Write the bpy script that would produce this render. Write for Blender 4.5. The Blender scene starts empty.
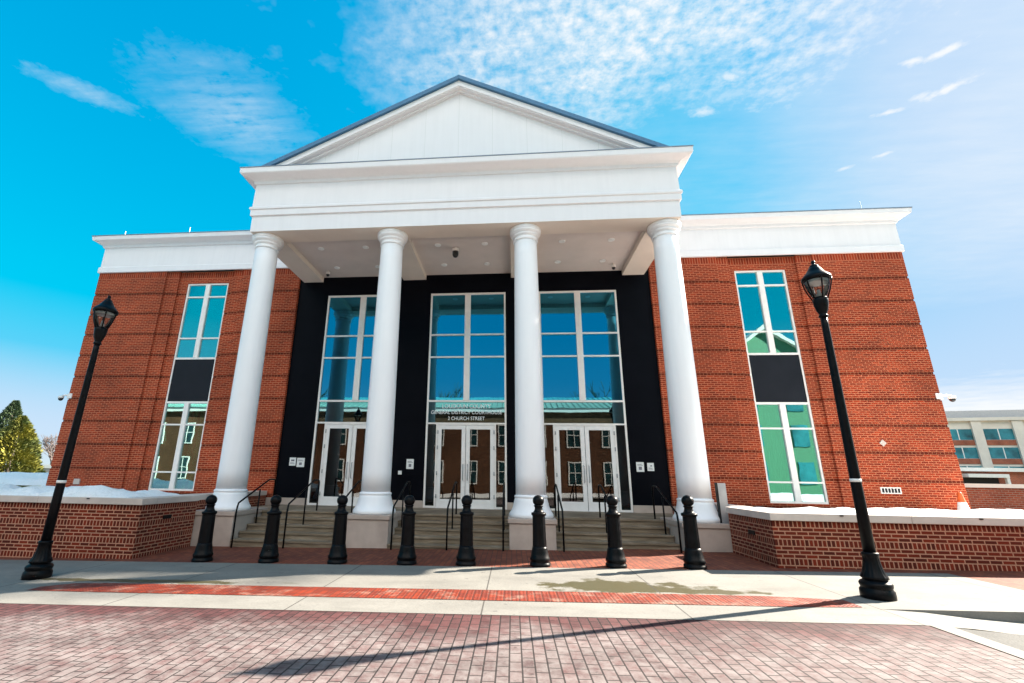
import bpy, math, random
from mathutils import Vector, Matrix
random.seed(7)
R = math.radians
S = bpy.context.scene
C = S.collection

# ------------------------------------------------------------------ materials
def new_mat(name):
    m = bpy.data.materials.new(name); m.use_nodes = True
    nt = m.node_tree
    return m, nt, nt.nodes['Principled BSDF']

def N(nt, typ, **kw):
    n = nt.nodes.new(typ)
    for k, v in kw.items():
        if k.startswith('i_'):
            n.inputs[k[2:].replace('_', ' ')].default_value = v
        else:
            setattr(n, k, v)
    return n

def math_n(nt, op, a, b=None, c=None, clamp=False):
    n = nt.nodes.new('ShaderNodeMath'); n.operation = op; n.use_clamp = clamp
    for i, v in enumerate((a, b, c)):
        if v is None: continue
        if isinstance(v, (int, float)): n.inputs[i].default_value = v
        else: nt.links.new(v, n.inputs[i])
    return n.outputs[0]

def mix_c(nt, fac, a, b, mode='MIX'):
    n = nt.nodes.new('ShaderNodeMix'); n.data_type = 'RGBA'; n.blend_type = mode
    for s, v in ((0, fac), (6, a), (7, b)):
        if isinstance(v, (int, float)): n.inputs[s].default_value = v
        elif isinstance(v, tuple): n.inputs[s].default_value = (*v, 1) if len(v) == 3 else v
        else: nt.links.new(v, n.inputs[s])
    return n.outputs[2]

def ramp(nt, fac, stops):
    n = nt.nodes.new('ShaderNodeValToRGB')
    while len(n.color_ramp.elements) < len(stops): n.color_ramp.elements.new(.5)
    for e, (p, c) in zip(n.color_ramp.elements, stops):
        e.position = p; e.color = (c, c, c, 1) if isinstance(c, (int, float)) else (*c, 1)
    nt.links.new(fac, n.inputs[0])
    return n.outputs[0]

def noise(nt, vec, scale, detail=4, rough=.55):
    n = N(nt, 'ShaderNodeTexNoise'); n.inputs['Scale'].default_value = scale
    n.inputs['Detail'].default_value = detail; n.inputs['Roughness'].default_value = rough
    if vec is not None: nt.links.new(vec, n.inputs['Vector'])
    return n.outputs['Fac']

def obj_pos(nt):
    return nt.nodes.new('ShaderNodeNewGeometry').outputs['Position']

def bump(nt, h, strength, dist, bsdf):
    b = N(nt, 'ShaderNodeBump'); b.inputs['Strength'].default_value = strength
    b.inputs['Distance'].default_value = dist
    nt.links.new(h, b.inputs['Height']); nt.links.new(b.outputs[0], bsdf.inputs['Normal'])

def plain(name, col, rough=.6, metal=0, var=.12, scale=6, bmp=0, spec=.5):
    m, nt, b = new_mat(name)
    p = obj_pos(nt)
    f = noise(nt, p, scale, 5)
    lo = tuple(c * (1 - var) for c in col); hi = tuple(min(1, c * (1 + var)) for c in col)
    nt.links.new(ramp(nt, f, [(.3, lo), (.7, hi)]), b.inputs['Base Color'])
    b.inputs['Roughness'].default_value = rough; b.inputs['Metallic'].default_value = metal
    b.inputs['Specular IOR Level'].default_value = spec
    if bmp: bump(nt, noise(nt, p, scale * 12, 3), bmp, .01, b)
    return m

def sepxyz(nt, v):
    s = nt.nodes.new('ShaderNodeSeparateXYZ'); nt.links.new(v, s.inputs[0]); return s.outputs
def comb(nt, x, y, z=0):
    c = nt.nodes.new('ShaderNodeCombineXYZ')
    for i, v in enumerate((x, y, z)):
        if isinstance(v, (int, float)): c.inputs[i].default_value = v
        else: nt.links.new(v, c.inputs[i])
    return c.outputs[0]

def brick_tex(nt, vec, w, h, mortar, c1, c2, cm, offset=.5, smooth=.15, bias=0):
    t = N(nt, 'ShaderNodeTexBrick'); t.offset = offset; t.squash = 1
    nt.links.new(vec, t.inputs['Vector'])
    t.inputs['Color1'].default_value = (*c1, 1); t.inputs['Color2'].default_value = (*c2, 1); t.inputs['Mortar'].default_value = (*cm, 1)
    t.inputs['Scale'].default_value = 1; t.inputs['Mortar Size'].default_value = mortar; t.inputs['Mortar Smooth'].default_value = smooth
    t.inputs['Bias'].default_value = bias; t.inputs['Brick Width'].default_value = w; t.inputs['Row Height'].default_value = h
    return t

def brick_wall(name, c1, c2, cm, z0, period, sold_h, sold_w, row_h, w, dark_sold=1.0, mortar=.0105, top=None):
    """stretcher courses with a soldier / header course at the foot of every period"""
    m, nt, b = new_mat(name)
    p = obj_pos(nt); x, y, z = sepxyz(nt, p)
    u = math_n(nt, 'ADD', x, y)
    zz = math_n(nt, 'MULTIPLY', math_n(nt, 'FRACT', math_n(nt, 'DIVIDE', math_n(nt, 'SUBTRACT', z, z0), period)), period)
    a = brick_tex(nt, comb(nt, u, zz), sold_w, sold_h, mortar, tuple(c * dark_sold for c in c1), tuple(c * dark_sold for c in c2), tuple(c * (1 if dark_sold == 1 else .6) for c in cm))
    s = brick_tex(nt, comb(nt, u, math_n(nt, 'SUBTRACT', zz, sold_h)), w, row_h, mortar, c1, c2, cm)
    is_s = math_n(nt, 'LESS_THAN', zz, sold_h)
    col = mix_c(nt, is_s, s.outputs[0], a.outputs[0])
    fac = math_n(nt, 'ADD', math_n(nt, 'MULTIPLY', a.outputs[1], is_s), math_n(nt, 'MULTIPLY', s.outputs[1], math_n(nt, 'SUBTRACT', 1, is_s)))
    if top is not None:      # tall soldier course at the head of the wall
        t = brick_tex(nt, comb(nt, u, math_n(nt, 'SUBTRACT', z, top)), .085, .25, mortar, c1, c2, cm)
        is_t = math_n(nt, 'GREATER_THAN', z, top)
        col = mix_c(nt, is_t, col, t.outputs[0])
        fac = math_n(nt, 'ADD', math_n(nt, 'MULTIPLY', t.outputs[1], is_t), math_n(nt, 'MULTIPLY', fac, math_n(nt, 'SUBTRACT', 1, is_t)))
    big = noise(nt, p, .55, 5, .6)
    col = mix_c(nt, 1, col, ramp(nt, big, [(.28, .66), (.72, 1.22)]), 'MULTIPLY')
    fine = noise(nt, p, 60, 2)
    col = mix_c(nt, 1, col, ramp(nt, fine, [(.2, .75), (.8, 1.2)]), 'MULTIPLY')
    nt.links.new(col, b.inputs['Base Color'])
    b.inputs['Roughness'].default_value = .85; b.inputs['Specular IOR Level'].default_value = .25
    h = math_n(nt, 'ADD', math_n(nt, 'SUBTRACT', 1, fac), math_n(nt, 'MULTIPLY', fine, .25))
    bump(nt, h, .6, .012, b)
    return m

M = {}
RED1, RED2, MORT = (.38, .042, .010), (.20, .020, .006), (.53, .17, .085)
M['brick'] = brick_wall('wing_brick', RED1, RED2, MORT, .05, .8, .08, .11, .72 / 11, .20, dark_sold=.5, top=8.74)
M['planter_brick'] = brick_wall('planter_brick', (.19, .020, .006), (.075, .010, .004), (.46, .22, .14), .93 - .32 * 3 - .12 + .005, .32, .12, .075, .2 / 3, .20)
M['far_brick'] = brick_wall('far_brick', (.42, .09, .04), (.30, .06, .03), (.4, .25, .18), 0, 1.6, .08, .12, .08, .24)
M['across_brick'] = brick_wall('across_brick', (.12, .045, .018), (.085, .03, .013), (.13, .085, .055), 0, 2.4, .08, .24, .08, .24)

def white_panel(name, col, px=None, rough=.55):
    m, nt, b = new_mat(name)
    p = obj_pos(nt); x, y, z = sepxyz(nt, p)
    f = noise(nt, p, 1.3, 5, .6)
    c = ramp(nt, f, [(.3, tuple(v * .975 for v in col)), (.7, col)])
    # rain streaks
    st = noise(nt, comb(nt, math_n(nt, 'MULTIPLY', x, 9), math_n(nt, 'MULTIPLY', y, 9), math_n(nt, 'MULTIPLY', z, .6)), 1, 3)
    c = mix_c(nt, 1, c, ramp(nt, st, [(.25, .97), (.6, 1.0)]), 'MULTIPLY')
    if px:
        fr = math_n(nt, 'FRACT', math_n(nt, 'DIVIDE', math_n(nt, 'ADD', x, 100 * px), px))
        d = math_n(nt, 'ABSOLUTE', math_n(nt, 'SUBTRACT', fr, .5))
        l = math_n(nt, 'GREATER_THAN', d, .5 - .006 / px)
        c = mix_c(nt, l, c, (.72, .70, .69))
    nt.links.new(c, b.inputs['Base Color']); b.inputs['Roughness'].default_value = rough
    return m
M['white'] = white_panel('white_paint', (.86, .825, .835))
M['white_jointed'] = white_panel('white_jointed_panel', (.86, .825, .835), 1.02)
M['white_frieze'] = white_panel('white_frieze_panel', (.86, .825, .835), 2.04)
M['column_white'] = white_panel('column_white', (.90, .885, .90), rough=.42)
M['soffit'] = plain('soffit', (.72, .63, .58), .8, var=.05, scale=1.5)
M['soffit_beam'] = plain('soffit_beam', (.80, .70, .61), .8, var=.04, scale=1.5)
M['frame'] = plain('window_frame', (.86, .80, .76), .4, var=.04)
M['door_frame'] = plain('door_frame', (.86, .82, .80), .35, var=.04)
M['stone'] = plain('cast_stone', (.44, .35, .30), .8, var=.14, scale=2.2, bmp=.15)
M['cap_stone'] = plain('cap_stone', (.55, .46, .41), .8, var=.12, scale=2.5, bmp=.15)
M['roof_metal'] = plain('roof_metal', (.05, .16, .29), .5, metal=.1, var=.1)
M['flash'] = plain('flashing', (.16, .20, .25), .4, metal=.6, var=.1)
M['grey_metal'] = plain('grey_metal', (.33, .33, .34), .5, metal=.3, var=.1)
M['dark_hollow'] = plain('dark_hollow', (.02, .02, .022), .9)
M['paper'] = plain('paper', (.78, .77, .75), .8, var=.03)
M['ink'] = plain('ink', (.18, .17, .20), .8)
M['letter'] = plain('vinyl_letter', (.85, .87, .88), .5, var=.02)
m, nt, b = new_mat('snow'); p = obj_pos(nt)
f = noise(nt, p, 2.2, 8, .7); g = noise(nt, p, 22, 5, .65)
c = ramp(nt, f, [(.27, (.66, .60, .52)), (.36, (.90, .88, .86)), (.6, (.95, .94, .94))])
c = mix_c(nt, 1, c, ramp(nt, g, [(.25, .80), (.5, 1.0)]), 'MULTIPLY')
nt.links.new(c, b.inputs['Base Color']); b.inputs['Roughness'].default_value = .65
bump(nt, math_n(nt, 'ADD', g, math_n(nt, 'MULTIPLY', f, 2.0)), .8, .05, b)
M['snow'] = m
M['bark'] = plain('bark', (.10, .08, .065), .9, var=.3, scale=8, bmp=.4)
M['black_plastic'] = plain('black_plastic', (.015, .015, .017), .3)
M['orange'] = plain('orange_plastic', (.75, .12, .02), .5)
M['curtain'] = plain('green_curtain', (.06, .40, .25), .8, var=.25, scale=2)
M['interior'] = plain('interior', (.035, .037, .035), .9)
M['tan_panel'] = plain('tan_panel', (.74, .66, .58), .8, var=.1, scale=.5)
M['green_roof'] = plain('green_roof', (.16, .36, .33), .45, metal=.2, var=.1, scale=.6)
M['lens'] = plain('lamp_lens', (.50, .50, .47), .3, var=.03)
M['mint'] = plain('mint_siding', (.07, .26, .15), .6, var=.05)
M['spandrel'] = plain('spandrel_panel', (.013, .0135, .019), .5, var=.15, scale=1.5, spec=.15)
M['bright'] = plain('bright_reflector', (.95, .95, .93), .3, var=.01)
M['siding'] = plain('white_siding', (.75, .75, .73), .6, var=.05)

# cast iron, glossy black paint with dust
m, nt, b = new_mat('black_paint'); p = obj_pos(nt); f = noise(nt, p, 9, 6, .65)
nt.links.new(ramp(nt, f, [(.35, (.0015, .0015, .002)), (.75, (.005, .005, .0065))]), b.inputs['Base Color'])
nt.links.new(ramp(nt, f, [(.3, .25), (.7, .5)]), b.inputs['Roughness']); b.inputs['Specular IOR Level'].default_value = .12; bump(nt, noise(nt, p, 70, 3), .12, .004, b)
M['black'] = m
# dark panels of the entrance wall
m, nt, b = new_mat('dark_panel'); p = obj_pos(nt); x, y, z = sepxyz(nt, p)
f = noise(nt, p, 1.1, 6, .6)
c = ramp(nt, f, [(.3, (.0012, .0014, .0035)), (.7, (.003, .0034, .0065))])
fr = math_n(nt, 'FRACT', math_n(nt, 'DIVIDE', math_n(nt, 'ADD', z, 10.35), .8))
l = math_n(nt, 'LESS_THAN', fr, .012)
c = mix_c(nt, l, c, (.004, .004, .006))
nt.links.new(c, b.inputs['Base Color']); b.inputs['Roughness'].default_value = .5; b.inputs['Specular IOR Level'].default_value = .06
M['dark_panel'] = m

# coated glass: part mirror, part see-through
def glass(name, tint, refl, gcol=(.80, .95, 1.0)):
    m = bpy.data.materials.new(name); m.use_nodes = True; nt = m.node_tree; nt.nodes.clear()
    o = N(nt, 'ShaderNodeOutputMaterial'); g = N(nt, 'ShaderNodeBsdfGlossy'); t = N(nt, 'ShaderNodeBsdfTransparent'); mx = N(nt, 'ShaderNodeMixShader')
    g.inputs['Roughness'].default_value = .006; g.inputs['Color'].default_value = (*gcol, 1); t.inputs['Color'].default_value = (*tint, 1)
    p = obj_pos(nt)
    bp = N(nt, 'ShaderNodeBump'); bp.inputs['Strength'].default_value = .04; bp.inputs['Distance'].default_value = .02
    nt.links.new(noise(nt, p, 1.6, 1), bp.inputs['Height']); nt.links.new(bp.outputs[0], g.inputs['Normal'])
    lw = N(nt, 'ShaderNodeFresnel'); lw.inputs['IOR'].default_value = 1.5
    fac = math_n(nt, 'ADD', lw.outputs[0], refl, clamp=True)
    nt.links.new(fac, mx.inputs[0]); nt.links.new(t.outputs[0], mx.inputs[1]); nt.links.new(g.outputs[0], mx.inputs[2]); nt.links.new(mx.outputs[0], o.inputs[0])
    return m
M['glass'] = glass('coated_glass', (.06, .18, .17), .36, (.10, .62, .92))
M['door_glass'] = glass('door_glass', (.18, .21, .18), .045, (.95, .95, .95))
M['wing_glass'] = glass('wing_glass', (.42, .76, .62), .37, (.66, .90, .94))
M['transom_glass'] = glass('transom_glass', (.10, .18, .17), .26, (.45, .80, .88))
M['lamp_glass'] = glass('lamp_glass', (.80, .82, .83), .0, (.35, .36, .37))
M['dark_pane'] = plain('dark_pane', (.015, .045, .05), .2, var=.5, scale=2)
M['far_glass'] = plain('far_glass', (.03, .20, .24), .12, var=.75, scale=.35)

# concrete with joints and wet stains
def concrete(name, col, joints=True, stain=True):
    m, nt, b = new_mat(name); p = obj_pos(nt); x, y, z = sepxyz(nt, p)
    f = noise(nt, p, 1.2, 8, .65); g = noise(nt, p, 40, 3)
    c = ramp(nt, f, [(.3, tuple(v * .82 for v in col)), (.7, tuple(v * 1.1 for v in col))])
    c = mix_c(nt, 1, c, ramp(nt, g, [(.25, .86), (.75, 1.08)]), 'MULTIPLY')
    sp = noise(nt, p, 9, 3, .5)
    c = mix_c(nt, 1, c, ramp(nt, sp, [(.25, .62), (.34, 1.0)]), 'MULTIPLY')
    wet = noise(nt, comb(nt, math_n(nt, 'MULTIPLY', x, .5), math_n(nt, 'MULTIPLY', y, 1.6)), 1.1, 6, .65)
    c = mix_c(nt, 1, c, ramp(nt, wet, [(.3, .78), (.5, 1.0)]), 'MULTIPLY')
    rough = None
    if stain:
        # damp olive stains left by melting snow: elongated patches with ragged edges
        n2 = noise(nt, p, 2.6, 5, .6)
        tot = None
        for (cx, cy, rx, ry) in ((3.1, -4.2, 1.2, .45), (4.3, -4.45, .9, .16), (-4.2, -4.42, 1.9, .13), (.3, -5.55, .5, .12)):
            mp = N(nt, 'ShaderNodeMapping'); mp.vector_type = 'TEXTURE'
            mp.inputs['Location'].default_value = (cx, cy, 0); mp.inputs['Scale'].default_value = (rx, ry, 100)
            nt.links.new(p, mp.inputs['Vector'])
            ln = N(nt, 'ShaderNodeVectorMath', operation='LENGTH'); nt.links.new(mp.outputs[0], ln.inputs[0])
            v = math_n(nt, 'ADD', ln.outputs['Value'], math_n(nt, 'MULTIPLY', math_n(nt, 'SUBTRACT', n2, .5), 2.2))
            v = ramp(nt, v, [(.78, 1.0), (1.0, 0.0)])
            tot = v if tot is None else math_n(nt, 'MAXIMUM', tot, v)
        c = mix_c(nt, math_n(nt, 'MULTIPLY', tot, .95), c, (.052, .043, .013))
        rough = math_n(nt, 'SUBTRACT', .85, math_n(nt, 'MULTIPLY', tot, .35))
    if joints:
        fr = math_n(nt, 'FRACT', math_n(nt, 'DIVIDE', math_n(nt, 'ADD', x, 98.0 - 1.1), 2.45))
        l = math_n(nt, 'LESS_THAN', fr, .008)
        c = mix_c(nt, l, c, (.05, .045, .04))
    nt.links.new(c, b.inputs['Base Color'])
    if rough is not None: nt.links.new(rough, b.inputs['Roughness'])
    else: b.inputs['Roughness'].default_value = .85
    bump(nt, g, .25, .006, b)
    return m
M['concrete'] = concrete('concrete', (.182, .172, .154))
M['concrete_plain'] = concrete('concrete_plain', (.19, .18, .163), True, False)
M['band_concrete'] = concrete('band_concrete', (.20, .185, .165), False, False)

def step_stone():
    m, nt, b = new_mat('step_stone'); p = obj_pos(nt); x, y, z = sepxyz(nt, p)
    f = noise(nt, comb(nt, math_n(nt, 'MULTIPLY', x, 1), y, math_n(nt, 'MULTIPLY', z, 9)), 1.6, 5, .6)
    c = ramp(nt, f, [(.3, (.125, .09, .058)), (.55, (.205, .155, .105)), (.75, (.36, .29, .22))])
    nt.links.new(c, b.inputs['Base Color']); b.inputs['Roughness'].default_value = .8
    bump(nt, noise(nt, p, 40, 3), .2, .006, b)
    return m
M['step'] = step_stone()

def pavers(name, c1, c2, cm, w, l, along_y=True, pale=None, bands=True, mort=.008, salt=.0):
    m, nt, b = new_mat(name); p = obj_pos(nt); x, y, z = sepxyz(nt, p)
    vec = comb(nt, y, x) if along_y else comb(nt, x, y)
    t = brick_tex(nt, vec, l, w, mort, c1, c2, cm, smooth=.25)
    c = t.outputs[0]
    f = noise(nt, p, .8, 6, .62); g = noise(nt, p, 26, 4, .6)
    c = mix_c(nt, 1, c, ramp(nt, f, [(.25, .78), (.75, 1.15)]), 'MULTIPLY')
    c = mix_c(nt, 1, c, ramp(nt, g, [(.2, .72), (.8, 1.2)]), 'MULTIPLY')
    if pale:   # dried road salt, worn off next to the gutter where the pavers stay damp
        k = math_n(nt, 'ADD', math_n(nt, 'MULTIPLY', math_n(nt, 'ADD', y, 5.86), -.75), math_n(nt, 'MULTIPLY', math_n(nt, 'SUBTRACT', f, .5), 2.4))
        k = ramp(nt, k, [(.15, 0.0), (.75, 1.0)])
        k = math_n(nt, 'MULTIPLY', k, ramp(nt, noise(nt, p, 7, 6, .7), [(.32, .2), (.62, 1.0)]))
        k = math_n(nt, 'MULTIPLY', k, math_n(nt, 'SUBTRACT', 1, math_n(nt, 'MULTIPLY', t.outputs[1], .85)))
        c = mix_c(nt, k, c, mix_c(nt, 1, c, pale, 'MIX'))
        c = mix_c(nt, math_n(nt, 'MULTIPLY', k, .75), mix_c(nt, 1, t.outputs[0], ramp(nt, g, [(.2, .75), (.8, 1.2)]), 'MULTIPLY'), pale)
    sx = noise(nt, comb(nt, math_n(nt, 'MULTIPLY', x, .35), math_n(nt, 'MULTIPLY', y, 2.2)), 1, 5, .6)      # tyre-worn lanes
    c = mix_c(nt, 1, c, ramp(nt, sx, [(.32, .74), (.58, 1.04)]), 'MULTIPLY')
    sp = noise(nt, p, 11, 3, .5)
    c = mix_c(nt, 1, c, ramp(nt, sp, [(.26, .55), (.36, 1.0)]), 'MULTIPLY')
    nt.links.new(c, b.inputs['Base Color']); b.inputs['Roughness'].default_value = .8; b.inputs['Specular IOR Level'].default_value = .3
    bump(nt, math_n(nt, 'ADD', math_n(nt, 'SUBTRACT', 1, t.outputs[1]), math_n(nt, 'MULTIPLY', g, .3)), .5, .01, b)
    return m
M['road_brick'] = pavers('road_brick', (.095, .034, .034), (.055, .020, .021), (.012, .007, .007), .112, .215, True, pale=(.232, .205, .198), mort=.0085)
M['plaza_brick'] = pavers('plaza_brick', (.24, .065, .032), (.15, .036, .021), (.07, .035, .025), .105, .21, True)
def tactile():
    m, nt, b = new_mat('tactile_brick'); p = obj_pos(nt); x, y, z = sepxyz(nt, p)
    t = brick_tex(nt, comb(nt, y, x), .21, .105, .008, (.21, .021, .002), (.13, .011, .0012), (.08, .014, .005), offset=0)
    f = noise(nt, p, 1.3, 6, .65)
    c = mix_c(nt, 1, t.outputs[0], ramp(nt, f, [(.25, .75), (.75, 1.15)]), 'MULTIPLY')
    k = ramp(nt, math_n(nt, 'ADD', noise(nt, p, 2.4, 6, .7), 0), [(.52, 0.0), (.68, .6)])
    c = mix_c(nt, k, c, (.30, .22, .17))
    vx = math_n(nt, 'SUBTRACT', math_n(nt, 'FRACT', math_n(nt, 'DIVIDE', x, .0525)), .5)
    vy = math_n(nt, 'SUBTRACT', math_n(nt, 'FRACT', math_n(nt, 'DIVIDE', y, .0525)), .5)
    d = math_n(nt, 'SQRT', math_n(nt, 'ADD', math_n(nt, 'MULTIPLY', vx, vx), math_n(nt, 'MULTIPLY', vy, vy)))
    dome = ramp(nt, d, [(.12, 1.0), (.34, 0.0)])
    nt.links.new(c, b.inputs['Base Color']); b.inputs['Roughness'].default_value = .6
    bump(nt, math_n(nt, 'ADD', math_n(nt, 'MULTIPLY', dome, .8), math_n(nt, 'MULTIPLY', t.outputs[1], -.6)), .7, .008, b)
    return m
M['tactile'] = tactile()
M['asphalt'] = plain('asphalt', (.036, .036, .034), .85, var=.3, scale=3, bmp=.6)
M['ground'] = plain('ground', (.16, .14, .08), .95, var=.35, scale=.2)
def leaf_mat(name, a, bcol):
    m, nt, b = new_mat(name)
    oi = N(nt, 'ShaderNodeTexNoise'); oi.inputs['Scale'].default_value = 1.4; nt.links.new(obj_pos(nt), oi.inputs['Vector'])
    nt.links.new(ramp(nt, oi.outputs['Fac'], [(.35, a), (.65, bcol)]), b.inputs['Base Color']); b.inputs['Roughness'].default_value = .7
    return m
M['leaf_gold'] = leaf_mat('leaf_gold', (.25, .23, .03), (.085, .115, .03))
M['leaf_dark'] = leaf_mat('leaf_dark', (.05, .09, .045), (.10, .14, .06))

# ------------------------------------------------------------------ mesh builder
class MB:
    def __init__(s): s.v = []; s.f = []; s.m = []; s.sm = []
    def face(s, pts, mi=0, sm=False):
        i = len(s.v); s.v += [tuple(p) for p in pts]; s.f.append(tuple(range(i, i + len(pts)))); s.m.append(mi); s.sm.append(sm)
    def box(s, x0, x1, y0, y1, z0, z1, mi=0):
        i = len(s.v)
        s.v += [(x0, y0, z0), (x1, y0, z0), (x1, y1, z0), (x0, y1, z0), (x0, y0, z1), (x1, y0, z1), (x1, y1, z1), (x0, y1, z1)]
        for q in ((0, 3, 2, 1), (4, 5, 6, 7), (0, 1, 5, 4), (1, 2, 6, 5), (2, 3, 7, 6), (3, 0, 4, 7)):
            s.f.append(tuple(i + k for k in q)); s.m.append(mi); s.sm.append(False)
        return s
    def prism(s, poly, y0, y1, mi=0):     # polygon in x-z, counter-clockwise seen from -y, extruded along y
        i = len(s.v); n = len(poly)
        s.v += [(x, y0, z) for x, z in poly] + [(x, y1, z) for x, z in poly]
        s.f.append(tuple(range(i, i + n))); s.f.append(tuple(range(i + 2 * n - 1, i + n - 1, -1)))
        for k in range(n):
            a, b = k, (k + 1) % n
            s.f.append((i + b, i + a, i + n + a, i + n + b))
        s.m += [mi] * (n + 2); s.sm += [False] * (n + 2)
        return s
    def lathe(s, prof, c=(0, 0, 0), seg=32, mi=0, cap=True, sides=None):
        i = len(s.v); n = len(prof)
        for r, z in prof:
            for k in range(seg):
                a = 2 * math.pi * (k + .5) / seg
                s.v.append((c[0] + r * math.cos(a), c[1] + r * math.sin(a), c[2] + z))
        for j in range(n - 1):
            for k in range(seg):
                k2 = (k + 1) % seg
                s.f.append((i + j * seg + k, i + j * seg + k2, i + (j + 1) * seg + k2, i + (j + 1) * seg + k)); s.m.append(mi); s.sm.append(True)
        if cap:
            s.f.append(tuple(i + k for k in range(seg - 1, -1, -1))); s.m.append(mi); s.sm.append(False)
            s.f.append(tuple(i + (n - 1) * seg + k for k in range(seg))); s.m.append(mi); s.sm.append(False)
        return s
    def tube(s, pts, rad, seg=10, mi=0):
        pts = [Vector(p) for p in pts]; n = len(pts)
        if not isinstance(rad, (list, tuple)): rad = [rad] * n
        i = len(s.v); prev = None
        for j, p in enumerate(pts):
            t = (pts[min(j + 1, n - 1)] - pts[max(j - 1, 0)])
            t = t.normalized() if t.length > 1e-9 else Vector((0, 0, 1))
            if prev is None:
                a = Vector((0, 0, 1)) if abs(t.z) < .9 else Vector((1, 0, 0)); u = t.cross(a).normalized()
            else:
                u = (prev - t * prev.dot(t)).normalized()
            prev = u; w = t.cross(u)
            for k in range(seg):
                an = 2 * math.pi * k / seg
                s.v.append(tuple(p + (u * math.cos(an) + w * math.sin(an)) * rad[j]))
        for j in range(n - 1):
            for k in range(seg):
                k2 = (k + 1) % seg
                s.f.append((i + j * seg + k, i + j * seg + k2, i + (j + 1) * seg + k2, i + (j + 1) * seg + k)); s.m.append(mi); s.sm.append(True)
        s.f.append(tuple(i + k for k in range(seg - 1, -1, -1))); s.f.append(tuple(i + (n - 1) * seg + k for k in range(seg)))
        s.m += [mi, mi]; s.sm += [False, False]
        return s
    def sweep(s, path, prof, mi=0, cap_top=True):
        """path: xy points, outward = right hand side of travel; prof: (out, z) list from bottom to top"""
        n = len(path); nr = []
        for k in range(n):
            d = []
            if k > 0: d.append((Vector(path[k]) - Vector(path[k - 1])).normalized())
            if k < n - 1: d.append((Vector(path[k + 1]) - Vector(path[k])).normalized())
            ns = [Vector((q.y, -q.x)) for q in d]
            if len(ns) == 1: nr.append(ns[0])
            else:
                b = (ns[0] + ns[1]); nr.append(b / (1 + ns[0].dot(ns[1])))
        rows = [[(path[k][0] + nr[k].x * o, path[k][1] + nr[k].y * o, z) for k in range(n)] for o, z in prof]
        for j in range(len(prof) - 1):
            for k in range(n - 1):
                s.face([rows[j][k], rows[j][k + 1], rows[j + 1][k + 1], rows[j + 1][k]], mi)
        for k in (0, n - 1):
            q = [rows[j][k] for j in range(len(prof))] + [(path[k][0], path[k][1], prof[-1][1]), (path[k][0], path[k][1], prof[0][1])]
            s.face(q if k else q[::-1], mi)
        if cap_top:
            for k in range(n - 1):
                s.face([rows[-1][k], rows[-1][k + 1], (*path[k + 1], prof[-1][1]), (*path[k], prof[-1][1])], mi)
        return s
    def build(s, name, mats, parent=None, bevel=0, loc=None):
        me = bpy.data.meshes.new(name); me.from_pydata(s.v, [], s.f); me.update()
        if not isinstance(mats, (list, tuple)): mats = [mats]
        for m in mats: me.materials.append(m)
        for p, mi, sm in zip(me.polygons, s.m, s.sm): p.material_index = mi; p.use_smooth = sm
        o = bpy.data.objects.new(name, me); C.objects.link(o)
        if loc: o.location = loc
        if parent: o.parent = parent
        if bevel:
            b = o.modifiers.new('bevel', 'BEVEL'); b.width = bevel; b.segments = 2; b.limit_method = 'ANGLE'; b.angle_limit = R(40)
        return o

def tag(o, label=None, cat=None, group=None, kind=None):
    if label: o['label'] = label
    if cat: o['category'] = cat
    if group: o['group'] = group
    if kind: o['kind'] = kind
    return o
def thing(name, loc, label, cat, group=None, rz=0):
    o = bpy.data.objects.new(name, None); C.objects.link(o); o.empty_display_size = .2
    o.location = loc; o.rotation_euler[2] = rz
    return tag(o, label, cat, group)
def copy_tree(o, parent=None):
    c = o.copy(); C.objects.link(c)
    if parent: c.parent = parent
    for ch in list(o.children): copy_tree(ch, c)
    return c

G0, GS = .009, .01844
def gz(x): return G0 + GS * max(-14, min(14, x))
def dip(x, y):          # the raised crossing sinks to ordinary road level at both ends
    t = 0
    if x > 6.0: t = min(1, (x - 6.0) / 1.6)
    if x < -6.2: t = min(1, (-6.2 - x) / 1.6)
    return -.11 * (t * t * (3 - 2 * t))

def sheet(name, xs, ys, zf, mat):
    b = MB()
    v = [(x, y, zf(x, y)) for y in ys for x in xs]; nx = len(xs)
    me = bpy.data.meshes.new(name)
    me.from_pydata(v, [], [(j * nx + i, j * nx + i + 1, (j + 1) * nx + i + 1, (j + 1) * nx + i) for j in range(len(ys) - 1) for i in range(nx - 1)])
    me.materials.append(mat); me.update()
    o = bpy.data.objects.new(name, me); C.objects.link(o); return tag(o, kind='structure')

def frange(a, b, n): return [a + (b - a) * i / n for i in range(n + 1)]

# ------------------------------------------------------------------ ground
sheet('ground', [-600, -60, -14, 0, 14, 60, 600], [-600, -60, -20, 0, 40, 120, 900], lambda x, y: gz(x) - .16, M['ground'])
sheet('plaza', [-14, -8.8, 0, 8.8, 14], [-2.75, 3.0], lambda x, y: gz(x), M['plaza_brick'])
sheet('sidewalk', frange(-22, 8.8, 40), [-5.2, -2.75], lambda x, y: gz(x) + .004, M['concrete'])
sheet('side_paving', frange(8.8, 30, 10), [-5.2, -2.40], lambda x, y: gz(x) + .004, M['plaza_brick'])
sheet('kerb', frange(6.0, 30, 30), [-5.203, -5.2], lambda x, y: gz(x) + .004 + (dip(x, y) - .004 if y < -5.201 else 0), M['concrete_plain'])
o = sheet('kerb', frange(-22, -6.2, 20), [-5.203, -5.2], lambda x, y: gz(x) + .004 + (dip(x, y) - .004 if y < -5.201 else 0), M['concrete_plain'])
sheet('gutter', frange(-22, 30, 104), [-5.86, -5.203], lambda x, y: gz(x) + .004 + dip(x, y), M['concrete_plain'])
sheet('brick_road', frange(-9, 6.05, 30), [-17.5, -5.86], lambda x, y: gz(x) + dip(x, y), M['road_brick'])
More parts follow.
